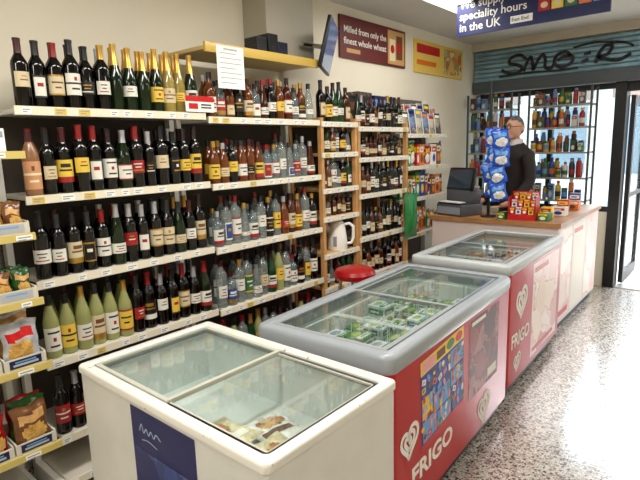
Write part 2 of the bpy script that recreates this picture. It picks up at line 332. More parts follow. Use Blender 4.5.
KIND={'W':('wine_bottle','dark wine bottle','bordeaux',gw),'N':('wine_bottle','slope shouldered wine bottle','burgundy',gg),'C':('sparkling_wine_bottle','green sparkling bottle','sparkling',gg),'Z':('sparkling_wine_bottle','golden sparkling bottle','sparkling',gz),
'G':('wine_bottle','pale green wine bottle','hock',gy),'A':('whisky_bottle','amber whisky bottle','whisky',ga),'B':('rum_bottle','tall brown bottle','spirit',gb),'V':('spirits_bottle','slim clear bottle','slim',gv),'U':('spirits_bottle','broad clear bottle','broad',gu),'X':('spirits_bottle','conical clear bottle','conical',gv),
'D':('liqueur_bottle','black liqueur bottle','spirit',gd),'E':('liqueur_bottle','emerald bottle','burgundy',ge),'L':('liqueur_bottle','squat amber bottle','squat',ga),'Q':('liqueur_bottle','conical brown bottle','conical',gb),'P':('cream_liqueur_bottle','peach toned bottle','cream_tall',gp)}
LB={'c':('cream',[lab_c,brown,gold]),'w':('white',[lab_w,dark,lab_r]),'y':('yellow',[lab_y,dark,lab_r]),'r':('red',[lab_r,lab_w,gold]),'k':('black',[black,gold,lab_w]),'b':('blue',[lab_b,lab_w,gold]),'g':('green',[lab_g,lab_w,lab_y]),'p':('peach',[pm('peach_label',(.78,.56,.4),.5),cream,brown]),'n':('',None)}
capm=[pm('cap_burgundy',(.24,.04,.06),.35),black,gold,pm('cap_red',(.5,.08,.08),.35),pm('cap_silver',(.7,.7,.71),.3,.6),pm('cap_wine',(.14,.05,.05),.35),black,dark]
BM={}
LSEQ=[0]
def label_mesh(shape,lk,var):
    key=('l',shape,lk,var)
    if key in BM: return BM[key]
    P,(z0,z1),_=SH[shape]; b=MB(); NC,NR=14,12
    def rad(z):
        for (r0,a),(r1,bq) in zip(P,P[1:]):
            if a<=z<=bq: return r0+(r1-r0)*(z-a)/max(bq-a,1e-6)
        return P[-1][0]
    H=z1-z0
    if var in (3,4): z0,z1=z0+.012,z1-H*.22
    if var==5: z0-=.01
    if var==6: z0,z1=z0+H*.3,z1
    if var==7: z0,z1=z0-.015,z1-H*.1
    hw=(80,80,72,84,58,86,66,50)[var]
    V=[]
    for j in range(NR+1):
        z=z0+(z1-z0)*j/NR; r=rad(z)+.0007
        V.append([b.bm.verts.new((r*math.cos(a),r*math.sin(a),z)) for a in [math.radians(-hw+2*hw*i/NC) for i in range(NC+1)]])
    for j in range(NR):
        for i in range(NC):
            m=0
            if var==0:
                if j==9 and 3<=i<=10: m=1
                if j in (5,6) and 6<=i<=7: m=2
                if j==2 and 4<=i<=9: m=1
            elif var==1:
                if j==11 or j==0: m=2
                if j==7 and 3<=i<=10: m=1
                if j==4 and 5<=i<=8: m=1
            elif var==2:
                if j in (6,) : m=1
                if j in (8,9) and 6<=i<=7: m=2
                if j==3 and 4<=i<=9: m=1
            elif var==5:
                if j<4: m=2 if j!=3 else 0
                if j in (8,9) and 4<=i<=9: m=1
                if j==6 and 3<=i<=10: m=1
            elif var==6:
                if j==5 and 4<=i<=9: m=1
                if j==8 and 5<=i<=8: m=2
            elif var==7:
                if i in (0,13) or j in (0,11): m=1
                if j in (6,7) and 4<=i<=9: m=2
            else:
                if j in (8,) and 4<=i<=9: m=1
                if j==5 and 5<=i<=8: m=1
                if j==2 and 3<=i<=10: m=2
            b.bm.faces.new((V[j][i],V[j][i+1],V[j+1][i+1],V[j+1][i])).material_index=m
    BM[key]=b.mesh('label',LB[lk][1],recalc=False); return BM[key]
def bottle(tok,loc,lab,group,sc=1.0,rmax=None):
    nm,desc,shape,gm=KIND[tok[0]]; P,lz,(c0,c1)=SH[shape]; sxy=sc
    if rmax: sxy=min(sc,rmax/max(p[0] for p in P))
    t=thing(nm,lab,'bottle',loc,random.uniform(-.45,.1),group); t.scale=(sxy,sxy,sc)
    k=('g',shape,gm.name)
    if k not in BM: BM[k]=MB().lathe(prof(P),16).mesh('glass_body',gm)
    link('glass_body',BM[k],t)
    if tok[1]!='n': LSEQ[0]+=random.choice((1,2,3)); link('label_sticker',label_mesh(shape,tok[1],LSEQ[0]%8),t)
    cm=gold if tok[0] in 'CZ' else random.choice(capm); k=('c',shape,cm.name)
    if k not in BM:
        def rad(z):
            for (r0,a),(r1,bq) in zip(P,P[1:]):
                if a<=z<=bq: return r0+(r1-r0)*(z-a)/max(bq-a,1e-6)
            return P[-1][0]
        n=8; pr=[(rad(c0+(c1-c0)*i/n)+.0009,c0+(c1-c0)*i/n) for i in range(n+1)]
        BM[k]=MB().lathe(pr+[(0,c1)],14).mesh('cap',cm)
    link('cap',BM[k],t); return t
def tokdesc(t): return KIND[t[0]][1]+((' with '+LB[t[1]][0]+' label') if t[1]!='n' else ' without front label')
def tokback(t): return KIND[t[0]][1]
def row(toks,y0,y1,z,x,shelf,bayname,group,back=False,sc=1.0):
    n=len(toks); sp=(y1-y0)/n
    for i,tk in enumerate(toks):
        y=y0+sp*(i+.5)
        bottle(tk,(x+random.uniform(-.010,.004),y,z+.001),'%s, %s from left, front row, %s, %s'%(tokdesc(tk),ORD[i],shelf,bayname),group,sc*random.uniform(.93,1.03),sp/2-.0006)
    if back:
        for i,tk in enumerate(toks[:-1]):
            y=y0+sp*(i+1)
            bottle(tk,(x-.095,y,z+.001),'%s, %s from left, back row, %s, %s'%(tokback(tk),ORD[i],shelf,bayname),group+', back row',sc,sp/2-.0006)
T=str.split
rows1=[T('Wr Wr Wc Ww Wr Wc Ww Wk Ww Wc Wr Wc Ww'),T('Gw Gy Gw Gc Gw Gy Wr Wk Ww Wy Wc Ww Nw'),T('Ww Ww Wc Wk Ww Nw Wr Ww Wc Wc Nc Ww Wc'),T('Pp Wc Wy Wy Ww Ww Nw Wr Wk Wc Wk Wy Wy'),T('Wc Ww Wc Ww Wk Ww Cn Cw Cn Cy Zc Zy Cw')]
rows2=[T('Vw Gy Vw Ew Gy Vr Vw Bc Ww Dw Gy Ww Vw'),T('Vw Ub Vw Vg Xw Vc Ew Gy Vw Uw Dk Vy Ww'),T('Uw Vb Vw Xw Uw Vw Dk Vy Ar Bc Ay Vw Dw'),T('Ay Ac Dy Aw Ak Ay Ur Uw Vw Xb Ur Vw Qw'),T('Aw Ur Lc Dk Ac Uw Qw Dw Ay Bw Uw Ak Xw')]
for i in range(5):
    sh=['fifth shelf','fourth shelf','third shelf','second shelf','top shelf'][i]
    row(rows1[i],.88,1.825,Z1[i],-2.452,sh,'left bay','wine bottles in the left bay',back=(i>0))
    row(rows2[i],1.885,2.81,Z2[i],-2.457,sh,'spirits bay','bottles in the spirits bay',back=(i>0))
p3=['Bc','Dk','Vw','Ac','Wc','Uw','Dy','Ew','Xw']
for z,sh,n,sc in ((1.83,'top shelf',5,1.0),(1.61,'second shelf',6,.72),(1.35,'third shelf',6,.85),(1.14,'fourth shelf',6,.62),(.6,'sixth shelf',5,.85)):
    row([random.choice(p3) for _ in range(n)],2.872,3.238,z,-2.455,sh,'narrow bay','bottles in the narrow pine bay',sc=sc)
p4=['Dk','Wc','Ww','Dw','Bc','Wk','Ac','Nw']
for z,sh,sc in ((1.80,'top shelf',.85),(1.56,'second shelf',.66),(1.27,'third shelf',.85),(.92,'fourth shelf',.9),(.6,'fifth shelf',.9)):
    row([random.choice(p4) for _ in range(11)],3.318,3.992,z,-2.455,sh,'far bay','bottles in the far white bay',sc=sc)
# ---------------------------------------------------------------- cartons, bags, trays
def carton(label,loc,rz,w,d,h,ms,cat='box',group=None,name='carton'):
    b=MB().box(-d/2,d/2,-w/2,w/2,0,h,0,bev=min(w,d,h)*.03,seg=1)
    for O,X,U,ww,hh in (((d/2,-w/2,0),YP,ZP,w,h),((-d/2,-w/2,h),YP,XP,w,d),((-d/2,-w/2,0),XP,ZP,d,h)):
        F=Flat(O,X,U,.0006); F.bm.free(); F.bm=b.bm
        if (O[2]>0): F.U=Vector(XP); F.X=Vector(YN); F.O=Vector((-d/2,w/2,h)); F.N=Vector(ZP)
        F.rect(ww*.06,hh*.62,ww*.88,hh*.26,1,0); F.disc(ww*.5,hh*.33,ww*.3,hh*.2,2,0); F.rect(ww*.2,hh*.7,ww*.5,hh*.08,0,1)
    return tag(b.build(name,ms,None,loc,rz,recalc=False,smooth=False),label,cat,group)
def pillow_mesh(w,h,t,ms,style=0,seed=0,crimp=.06):
    rg=random.Random(seed); b=MB(); NX,NZ=16,18; a1,a2,a3=rg.uniform(0,6),rg.uniform(0,6),rg.uniform(8,14)
    def pt(i,j,s):
        u,v=i/NX,j/NZ; e=max(math.sin(PI*u),0)**.6*max(math.sin(PI*min(max((v-crimp)/(1-2*crimp),0),1)),0)**.6
        wr=1+.13*math.sin(a3*u+7*v+a1)+.09*math.sin(17*u-13*v+a2)
        return (s*t/2*e*wr+.0005*s+.004*math.sin(6*u+a1)*(1-e),(u-.5)*w*(1-.10*math.sin(PI*v))+.003*math.sin(11*v+a2),v*h+.004*math.sin(9*u+a2)*(1 if v>.5 else 0))
    for s in (1,-1):
        V=[[b.bm.verts.new(pt(i,j,s)) for i in range(NX+1)] for j in range(NZ+1)]
        for j in range(NZ):
            for i in range(NX):
                u,v=(i+.5)/NX,(j+.5)/NZ; m=0
                if (u-.5+.08*math.sin(a1))**2/.13+(v-.34)**2/.05<1: m=2
                if .60+.1*(u-.5)*math.cos(a1)<v<.80+.1*(u-.5)*math.cos(a1) and .1<u<.9: m=1
                if (v<crimp or v>1-crimp) and style: m=3
                q=(V[j][i],V[j][i+1],V[j+1][i+1],V[j+1][i]); b.bm.faces.new(q if s>0 else q[::-1]).material_index=m
    return b.mesh('bag',ms,recalc=False,ang=70)
def bag(label,loc,rz,w,h,t,ms,group=None,tilt=0,name='snack_bag',cat='bag',roll=0):
    o=link(name,pillow_mesh(w,h,t,[foil(m) for m in ms],1,random.randrange(999)),None,loc)
    o.rotation_euler=(roll,tilt,rz); return tag(o,label,cat,group)
def tray(label,loc,w,d,h,m,tagm,group):
    t=thing('display_tray',label,'tray',loc,0,group); k=.006
    MB().box(-d/2,d/2,-w/2,w/2,0,k).box(d/2-k,d/2,-w/2,w/2,k,h).box(-d/2,-d/2+k,-w/2,w/2,k,h*1.6).box(-d/2+k,d/2-k,-w/2,-w/2+k,k,h*1.1).box(-d/2+k,d/2-k,w/2-k,w/2,k,h*1.1).build('tray_body',m,t,smooth=False)
    F=Flat((d/2,-w/2,0),YP,ZP,.0008); F.rect(w*.12,h*.12,w*.76,h*.76,0,0); F.rect(w*.2,h*.3,w*.6,h*.2,1,1); F.rect(w*.25,h*.6,w*.5,h*.12,2,1)
    F.build('tray_print',tagm,t,smooth=False,recalc=False)
    return t
cardb=pm('cardboard',(.78,.76,.70),.7)
crisp=photo_mat('crisp_print',[(.80,.62,.30),(.62,.40,.16),(.88,.74,.42),(.70,.50,.24),(.84,.66,.34)],42)
gbrown=pm('goldbrown_print',(.60,.43,.20),.4); dkg=pm('deep_green_print',(.12,.30,.13),.4); dkr=pm('deep_red_print',(.55,.10,.10),.4)
for (z,sh,cc) in ((.444,'lowest visible',[('green',[dkg,lime,crisp,dkg]),('red',[dkr,lab_y,crisp,dkr]),('brown',[brown,tan,crisp,brown])]),(.806,'fourth',[('silver',[silverp,red,crisp,silverp]),('golden brown',[gbrown,tan,crisp,silverp])]),(1.08,'third',[('green',[dkg,tan,crisp,dkg]),('brown',[brown,tan,crisp,brown])]),(1.347,'second',[('golden brown',[gbrown,brown,crisp,gbrown]),('brown',[brown,tan,crisp,brown])])):
    for k,y in enumerate((.54,.705)):
        side=['left','right'][k]
        tray('white cardboard tray, %s one on the %s yellow railed shelf'%(side,sh),(-2.285,y,z+.001),.158,.18,.045,cardb,[navy if z<1 else silverp,silverp,sky],'snack trays on the left shelf')
        if z<.9:
            for q in range(3):
                cn_,cs=cc[(q+k+1)%len(cc)]
                bag('large crumpled %s packet, %s one in %s tray, %s yellow railed shelf'%(cn_,['front','middle','back'][q],side,sh),(-2.218-.052*q,y+random.uniform(-.004,.004),z+.009),random.uniform(-.12,.2),.144,random.uniform(.175,.21),.045,cs,'snack packets on the left shelf',tilt=-.10+random.uniform(-.02,.02),roll=random.uniform(-.06,.06))
        else:
            for q in range(3):
                for p in range(2):
                    cn_,cs=random.choice(cc)
                    bag('small %s packet, %s %s one in %s tray, %s yellow railed shelf'%(cn_,['front','middle','back'][q],['left','right'][p],side,sh),(-2.226-.045*q,y-.037+.074*p,z+.009),random.uniform(-.12,.15),.073,.115,.034,cs,'snack packets on the left shelf',tilt=-.09+random.uniform(-.02,.02),roll=random.uniform(-.03,.03))
for k,y in enumerate((.40,.56,.70)):
    carton('small white and grey carton, %s on the top yellow railed shelf'%['left','middle','right'][k],(-2.32,y,1.668),0,.12,.12,.09,[paper,grey,lab_c],group='cartons on the left top shelf')
# far snack bay, tops of bays 4 and 5
pal=[[red,yellow,paper],[blue,paper,yellow],[paper,red,blue],[green,yellow,paper],[orange,paper,brown],[sky,paper,red],[yellow,red,brown],[brown,cream,orange]]
pn=['red','blue','white','green','orange','sky blue','yellow','brown']
for z,sh in ((.8,'fourth shelf'),(1.15,'third shelf'),(1.45,'second shelf')):
    y=4.09; k=0
    while y<4.9:
        c=random.randrange(8); wd=random.uniform(.05,.1)
        if random.random()<.55: bag('%s packet, %s from left on %s of far snack bay'%(pn[c],ORD[k],sh),(-2.56,y+wd/2,z+.001),random.uniform(-.2,.2),wd+.01,random.uniform(.17,.25),.04,pal[c]+[silverp],'packets in the far snack bay')
        else: carton('%s carton, %s from left on %s of far snack bay'%(pn[c],ORD[k],sh),(-2.58,y+wd/2,z+.001),0,wd,.1,random.uniform(.16,.25),pal[c],group='cartons in the far snack bay')
        y+=wd+.004; k+=1
magp=[photo_mat('cover_a',[(.2,.3,.5),(.75,.75,.7),(.3,.2,.2),(.5,.6,.75)],14),photo_mat('cover_b',[(.15,.15,.18),(.5,.42,.35),(.25,.2,.2),(.7,.65,.55)],14),photo_mat('cover_c',[(.55,.58,.6),(.2,.32,.5),(.7,.62,.35),(.8,.78,.75)],14)]
for k in range(14):
    wd=.115; bk_=k%2; h_=random.uniform(.19,.24)+.07*bk_
    t=thing('magazine','picture magazine leaning on far snack bay top, %s row, %s from left'%(['front','back'][bk_],ORD[k//2]),'magazine',(-2.535-.07*bk_,4.10+(k//2)*.124+.05*bk_,1.752),0,'magazines on the far top shelf'); t.rotation_euler=(0,-.14,0)
    MB().box(-.006,.006,-wd/2,wd/2,0,h_).build('pages',[paper],t,smooth=False)
    F=Flat((.006,-wd/2,0),YP,ZP); F.rect(.003,.003,wd-.006,h_-.006,0); F.build('cover',[magp[(k*2+k//3)%3]],t,smooth=False,recalc=False)
    F=Flat((.0075,-wd/2,0),YP,ZP); F.rect(.012,h_-.05,wd-.03,.028,0); F.build('masthead',[[red,paper,navy,yellow,orange][(k*3)%5]],t,smooth=False,recalc=False)
for k,(y,wd,h,m) in enumerate(((3.42,.22,.24,[dark,brown,tan]),(3.66,.22,.30,[magp[1],dark,brown]),(3.89,.20,.28,[navy,sky,paper]))):
    carton('dark display box standing behind the top bottles of far bay, %s of three'%['left','middle','right'][k],(-2.66,y,1.801),.05,wd,.12,h,m,group='display boxes above the far bay',name='display_box')
# things on canopy, notice, card
for k,(y,h,m) in enumerate(((2.36,.12,dark),(2.46,.15,black),(2.55,.11,navy))):
    carton('dark carton, %s of three on the yellow edged top board'%['left','middle','right'][k],(-2.52,y,2.226),0,.085,.12,h,[m,black,dark],group='dark cartons on the top board')
t=thing('notice','white printed paper notice hanging from the yellow edged top board','notice',(-2.3848,1.93,2.0))
MB().box(0,.0012,0,.2,0,.235).build('sheet',paper,t,smooth=False)
F=Flat((.0012,0,0),YP,ZP)
for i in range(7): F.rect(.02,.03+i*.027,.16-.04*(i%3==0),.005,0)
F.rect(.05,.212,.1,.010,0); F.build('print_lines',[pm('faint_print',(.66,.66,.66),.7)],t,smooth=False,recalc=False)
t=thing('price_card','red and white offer card on top shelf rail at bay joint','card',(-2.386,1.70,1.862))
MB().box(0,.002,0,.19,0,.085).build('card_sheet',paper,t,smooth=False); F=Flat((.002,0,0),YP,ZP); F.rect(0,.055,.19,.03,0); F.rect(.02,.015,.06,.03,0); F.rect(.1,.02,.07,.008,1); F.rect(.1,.035,.07,.008,1); F.build('card_print',[red,dark],t,smooth=False,recalc=False)
# wall monitor
t=thing('monitor','thin flat screen with bluish display on a wall arm above the pine bay','screen',(-2.46,3.02,2.36),math.radians(33))
Mt=Matrix.Rotation(math.radians(14),4,'Y')
MB().box(-.014,.014,-.25,.25,-.17,.17,bev=.005,M=Mt).build('screen_case',black,t)
F=Flat((.0152,-.238,-.158),YP,ZP,0); F.rect(0,0,.476,.316,0); bmesh.ops.transform(F.bm,matrix=Mt,verts=F.bm.verts); F.build('display',pm('screen_glow',(.30,.42,.58),.15,emit=.3),t,smooth=False,recalc=False)
MB().tube([(-.014,0,0),(-.12,.0,.02),(-.18,-.08,.02)],.016).build('wall_arm',steel,t)
# jug, stool, green bag
t=thing('kettle','white plastic jug kettle on the narrow pine bay shelf','kettle',(-2.475,3.09,.861),math.radians(-50)); t.scale=(1.12,1.12,1.12)
MB().lathe([(0,0),(.066,0),(.071,.01),(.069,.06),(.058,.15),(.05,.185),(0,.185)],20).build('kettle_body',white,t)
MB().lathe([(0,.184),(.047,.186),(.04,.199),(.012,.204),(.012,.218),(0,.22)],18).build('lid',white,t)
MB().tube([(0,.045,.175),(0,.085,.182),(0,.112,.16),(0,.112,.08),(0,.098,.045),(0,.062,.04)],.010).build('handle',white,t)
MB().tube([(0,-.045,.13),(0,-.07,.16),(0,-.088,.185)],[.024,.018,.012]).build('spout',white,t)
MB().box(-.012,.012,-.0715,-.060,.03,.1,M=Matrix.Rotation(math.radians(75),4,'Z')).build('gauge',grey,t,smooth=False)
t=thing('stool','round red padded stool between shelves and grey rimmed freezer','stool',(-2.14,2.86,0))
MB().lathe([(0,.73),(.135,.73),(.148,.742),(.15,.765),(.135,.79),(.08,.808),(0,.812)],24).build('seat',pm('red_vinyl',(.62,.06,.08),.3),t)
for k in range(4):
    a=PI/4+k*PI/2; MB().tube([(.10*math.cos(a),.10*math.sin(a),.73),(.17*math.cos(a),.17*math.sin(a),0)],.012).build('leg',steel,t)
MB().tube([(.145*math.cos(a/12*2*PI),.145*math.sin(a/12*2*PI),.25) for a in range(12)],.008,closed=True).build('foot_ring',steel,t)
t=thing('carrier_bag','green plastic carrier bag hanging on the far bay upright','bag',(-2.35,3.99,.83))
me=pillow_mesh(.22,.40,.08,[pm('green_plastic',(.16,.50,.26),.35,var=.15,bump=.4)]*4,0,3); link('bag_body',me,t)
for s in (-1,1): MB().tube([(0,.065*s,.385),(-.004,.035*s,.46),(-.02,0,.485)],.005,m=0).build('handle',MATS['green_plastic'],t)
# ---------------------------------------------------------------- freezers
lidglass=thin_glass('freezer_glass',(.97,.985,.98),.02,(.86,.9,.9),.03,.5,3.0); liner=pm('liner',(.86,.88,.86),.4,var=.05,scale=9); gasket=pm('gasket',(.50,.52,.52),.5)
def freezer(label,loc,rz,W,D,H,bodym,rimm,rimh,over,rad,t2,zc,axis,framem,wt=.05,fr=.022,ch=None):
    t=thing('chest_freezer',label,'freezer',loc,rz,'chest freezers'); o=over*2
    MB().loft([(rrect(W-o,D-o,rad),.1),(rrect(W-o,D-o,rad),H-rimh),(rrect(W-o-2*wt,D-o-2*wt,rad*.5),H-rimh),(rrect(W-o-2*wt,D-o-2*wt,rad*.5),zc)],[0,0,1],0,1).build('body',[bodym,liner],t)
    MB().loft([(rrect(W-o-.06,D-o-.06,rad),.03),(rrect(W-o-.06,D-o-.06,rad),.1)],None,0,0).build('plinth',dark,t)
    for sx in (-1,1):
        for sy in (-1,1): MB().lathe([(0,0),(.025,0),(.025,.03),(0,.03)],12,(sx*(W/2-.12),sy*(D/2-.12),0)).build('foot',black,t)
    iw,idp=W-2*t2,D-2*t2; z0=H-rimh; ch=ch or min(.03,rimh*.35)
    MB().loft([(rrect(W-o-.002,D-o-.002,rad),z0),(rrect(W,D,rad+over),z0+rimh*.2),(rrect(W,D,rad+over),H-ch),(rrect(W-ch*.5,D-ch*.5,rad+over),H-ch*.35),(rrect(W-ch*1.6,D-ch*1.6,rad),H),(rrect(iw+.012,idp+.012,.02),H),(rrect(iw,idp,.018),H-.006),(rrect(iw,idp,.018),z0)],None,close=True).build('rim',rimm,t)
    MB().loft([(rrect(iw-.001,idp-.001,.016),H-.012),(rrect(iw-.03,idp-.03,.01),H-.012),(rrect(iw-.03,idp-.03,.01),H-.03),(rrect(iw-.001,idp-.001,.016),H-.03)],None,close=True).build('lid_track',gasket,t,smooth=False)
    for k in (0,1):
        zz=H-.011-.009*k; L=(iw if axis=='x' else idp)/2+.012; c=(-1 if k==0 else 1)*((iw if axis=='x' else idp)/4-.006)
        lw,ld=(L,idp-.006) if axis=='x' else (iw-.006,L); lw-=.006; ld-=.006
        lx,ly=(c,0) if axis=='x' else (0,c)
        s=MB().loft([([(p[0]+lx,p[1]+ly) for p in rrect(lw,ld,.006)],zz),([(p[0]+lx,p[1]+ly) for p in rrect(lw,ld,.006)],zz+.008),([(p[0]+lx,p[1]+ly) for p in rrect(lw-2*fr,ld-2*fr,.004)],zz+.008),([(p[0]+lx,p[1]+ly) for p in rrect(lw-2*fr,ld-2*fr,.004)],zz)],None,close=True).build('lid_frame',framem,t,smooth=False)
        MB().box(lx-lw/2+fr,lx+lw/2-fr,ly-ld/2+fr,ly+ld/2-fr,zz+.002,zz+.006).build('glass_pane',lidglass,s,smooth=False)
    return t
f1w=pm('freezer_white',(.86,.86,.83),.4,var=.03,scale=5)
def worn():
    m=pm('worn_white_rim',(.92,.91,.86),.4); nt=m.node_tree; b=nt.nodes['Principled BSDF']; tc=nt.nodes.new('ShaderNodeTexCoord'); n=nt.nodes.new('ShaderNodeTexNoise'); n.inputs['Scale'].default_value=30; n.inputs['Detail'].default_value=6
    r=nt.nodes.new('ShaderNodeValToRGB'); e=r.color_ramp.elements; e[0].position=.27; e[0].color=lin((.55,.45,.33)); e[1].position=.34; e[1].color=lin((.89,.88,.84))
    nt.links.new(tc.outputs['Object'],n.inputs['Vector']); nt.links.new(n.outputs['Fac'],r.inputs['Fac']); nt.links.new(r.outputs['Color'],b.inputs['Base Color']); return m
A1=(-1.395,1.095,0); W1,D1,H1=1.04,.62,.864; FL1=.62
fz1=freezer('plain white chest freezer with worn rim and blue poster, nearest',A1,0,W1,D1,H1,f1w,worn(),.034,.007,.014,.042,FL1,'x',pm('lid_frame_cream',(.74,.74,.68),.4),fr=.016,wt=.036,ch=.008)
y_=-D1/2+.007
F=Flat((-.15,y_,.30),XP,ZP,.001); F.rect(0,0,.36,.52,0); F.rect(.012,.012,.336,.36,1,1); F.disc(.18,.17,.13,.10,2,2); F.disc(.18,.185,.10,.07,3,3)
F.ribbon(cat([(.05,.44),(.065,.468),(.075,.44),(.092,.458),(.105,.44),(.12,.458),(.135,.44),(.15,.458),(.175,.444)]),.0045,2,1); F.ribbon(cat([(.06,.41),(.10,.417),(.15,.408)]),.003,2,1)
F.build('poster',[pm('poster_deep_blue',(.07,.11,.34),.35),photo_mat('poster_blue_photo',[(.08,.13,.36),(.12,.2,.46),(.22,.32,.58),(.09,.14,.38),(.40,.50,.68)],9),pm('poster_pale_blue',(.66,.74,.84),.35),photo_mat('poster_food',[(.70,.76,.86),(.45,.40,.42),(.72,.72,.74),(.30,.28,.36),(.56,.66,.80)],26)],fz1,smooth=False,recalc=False)
red_body=pm('freezer_red',(.70,.07,.10),.28); f2rim=pm('rim_grey',(.60,.625,.645),.28); A2=(-1.385,2.25,0); W2,D2,H2=.72,1.47,.866; R2=math.radians(3.4); FL2=.62
fz2=freezer('red chest freezer with thick grey rounded rim, in the middle',A2,R2,W2,D2,H2,red_body,f2rim,.08,.006,.045,.058,FL2,'y',pm('lid_frame_grey',(.58,.60,.61),.35),ch=.02)
A3=(-1.47,3.69,0); W3,D3,H3=.69,1.30,.905; R3=math.radians(2.4); FL3=.64
fz3=freezer('red chest freezer with flat grey rim beside the counter, farthest',A3,R3,W3,D3,H3,red_body,pm('rim_palegrey',(.70,.72,.72),.35),.065,.006,.035,.06,FL3,'y',MATS['lid_frame_grey'],ch=.014)
def heart_part(fz,x,y0,cy,cz,sz):
    F=Flat((x,y0,0),YP,ZP); F.heart(cy,cz,sz,0); F.build('heart_logo',[paper],fz,smooth=False,recalc=False)
def logo_side(fz,W,D,kind):
    x=W/2-.006
    if kind==2:
        heart_part(fz,x,-D/2,.145,.45,.09); heart_part(fz,x,-D/2,1.03,.21,.105)
        text('FRIGO',.118,(x+.0015,-D/2+.17,.225),(0,math.cos(.03),math.sin(.03)),(0,-math.sin(.03),math.cos(.03)),paper,fz,width=.43,off=.003)
        a=.06; F=Flat((x,-D/2+.27,.335),(0,math.cos(a),math.sin(a)),(0,-math.sin(a),math.cos(a))); F.rect(0,0,.47,.42,0); F.rect(0,.355,.47,.065,1,1); F.rect(.0,.0,.47,.03,2,1)
        for k,(px,py,pw,ph,pm_) in enumerate(((.01,.035,.14,.1,8),(.16,.035,.15,.08,8),(.32,.035,.14,.12,0),(.01,.145,.1,.1,1),(.12,.125,.18,.09,8),(.31,.165,.15,.08,8),(.01,.255,.16,.09,0),(.18,.225,.12,.12,0),(.31,.255,.15,.09,8))): F.rect(px,py,pw,ph,pm_,1+.02*k)
        ms=[2,3,4,5,6,7,8,1]; k=0; rg=random.Random(4)
        for r in range(7):
            for c in range(9):
                xx,yy=.03+c*.052+rg.uniform(-.008,.008),.045+r*.044+rg.uniform(-.006,.006); rt=rg.uniform(-.5,.5); q=rg.choice(ms); p=rg.choice(ms)
                if xx>.45 or yy>.325: continue
                z_=rg.randrange(3)
                if z_==0: F.cone(xx,yy-.01,.028,.046,q,9,2+.1*k,rt)
                elif z_==1: F.lolly(xx,yy,.022,.036,q,9,2+.1*k,rt)
                else: F.rect(xx-.018,yy,.038,.026,q,2+.1*k,rt); F.disc(xx,yy+.013,.012,.008,p,2.05+.1*k)
                k=(k+1)%8
        F.rect(.02,.362,.12,.05,5,2); F.rect(.16,.366,.09,.04,4,2); F.disc(.31,.388,.045,.024,6,2); F.disc(.41,.388,.04,.024,2,2)
        F.build('poster',[blue,yellow,red,orange,brown,pink,green,paper,sky,tan],fz,smooth=False,recalc=False)
        F=Flat((x,-D/2+.80,.34),YP,ZP); F.rect(0,0,.45,.43,0); F.rect(.03,.395,.2,.02,1,1); F.rect(.28,.03,.14,.05,1,1)
        F.build('poster',[photo_mat('poster_photo',[(.36,.10,.12),(.56,.26,.28),(.30,.16,.18),(.50,.14,.16),(.66,.46,.44),(.28,.12,.14)],9),paper],fz,smooth=False,recalc=False)
    else:
        heart_part(fz,x,-D/2,.25,.62,.13); heart_part(fz,x,-D/2,.2,.22,.08)
        text('FRIGO',.13,(x+.0015,-D/2+.07,.34),YP,ZP,paper,fz,width=.38,off=.003)
        F=Flat((x,-D/2+.5,.14),YP,ZP); F.rect(0,0,.68,.68,0); F.rect(.04,.61,.34,.035,1,1); F.rect(.04,.03,.55,.03,1,1)
        F.build('poster',[photo_mat('poster_pale_photo',[(.93,.88,.86),(.88,.70,.68),(.94,.90,.88),(.80,.50,.48),(.94,.88,.84),(.86,.74,.62)],5),red],fz,smooth=False,recalc=False)
logo_side(fz2,W2,D2,2); logo_side(fz3,W3,D3,3)
F=Flat((-.3,-D2/2+.006,.6),XP,ZP); F.rect(0,0,.6,.13,0); F.rect(.05,.03,.2,.03,1,1); F.rect(.3,.04,.25,.015,2,1); F.build('end_label',[paper,red,dark],fz2,smooth=False,recalc=False)
def world(A,rz,x,y,z):
    c,s=math.cos(rz),math.sin(rz); return (A[0]+c*x-s*y,A[1]+s*x+c*y,z)
# contents of freezer 1: flat printed packs, mostly in the front part
pizp=photo_mat('pizza_print',[(.58,.34,.16),(.84,.66,.38),(.68,.24,.12),(.86,.72,.46),(.44,.25,.14)],34)
packs=[(-.24,-.14,0,[cream,red,tan],'pizza','front far left'),(-.02,-.14,0,[tan,brown,tan],'pizza','front left'),(.19,-.14,0,[paper,orange,brown],'pizza','front centre'),(.38,-.14,0,[tan,blue,paper],'pizza','front right'),
(.12,.09,0,[paper,brown,tan],'flatbread','back centre'),(.34,.09,0,[brown,yellow,tan],'bread','back right'),
(.08,-.10,1,[cream,paper,orange],'pizza','on top at centre'),(.30,-.08,1,[cream,red,paper],'pizza','on top at right')]
for k,(x,y,lv,ms,nm,pl) in enumerate(packs):
    lab='frozen %s pack with %s wrapper in the nearest white freezer, %s'%(nm,ms[0].name.split('_')[0],pl)
    t=thing('frozen_pack',lab,'frozen food',(A1[0]+x,A1[1]+y,FL1+.002+lv*.045),random.uniform(-.15,.15),'frozen packs in the nearest freezer')
    t.rotation_euler=(random.uniform(-.03,.03),random.uniform(-.03,.03),t.rotation_euler[2]+(-PI/2 if k%2 else 0))
    big=.185 if lv==0 else .205
    me=pillow_mesh(big,big,.026,[foil(ms[0]),ms[1],pizp,foil(ms[0])],1,k,.05); me.transform(Matrix.Rotation(PI/2,4,'Y'))
    me.transform(Matrix.Rotation(PI,4,'X')); me.transform(Matrix.Translation((-big/2,0,.018)))
    link('wrapper',me,t)
    F=Flat((-big*.42,-big*.12,.0325),XP,YP,.0); F.rect(0,0,.04,.035,0); F.rect(.006,.008,.025,.006,1,1); F.rect(.006,.02,.028,.008,1,1); F.build('price_label',[lab_c,grey],t,smooth=False,recalc=False)
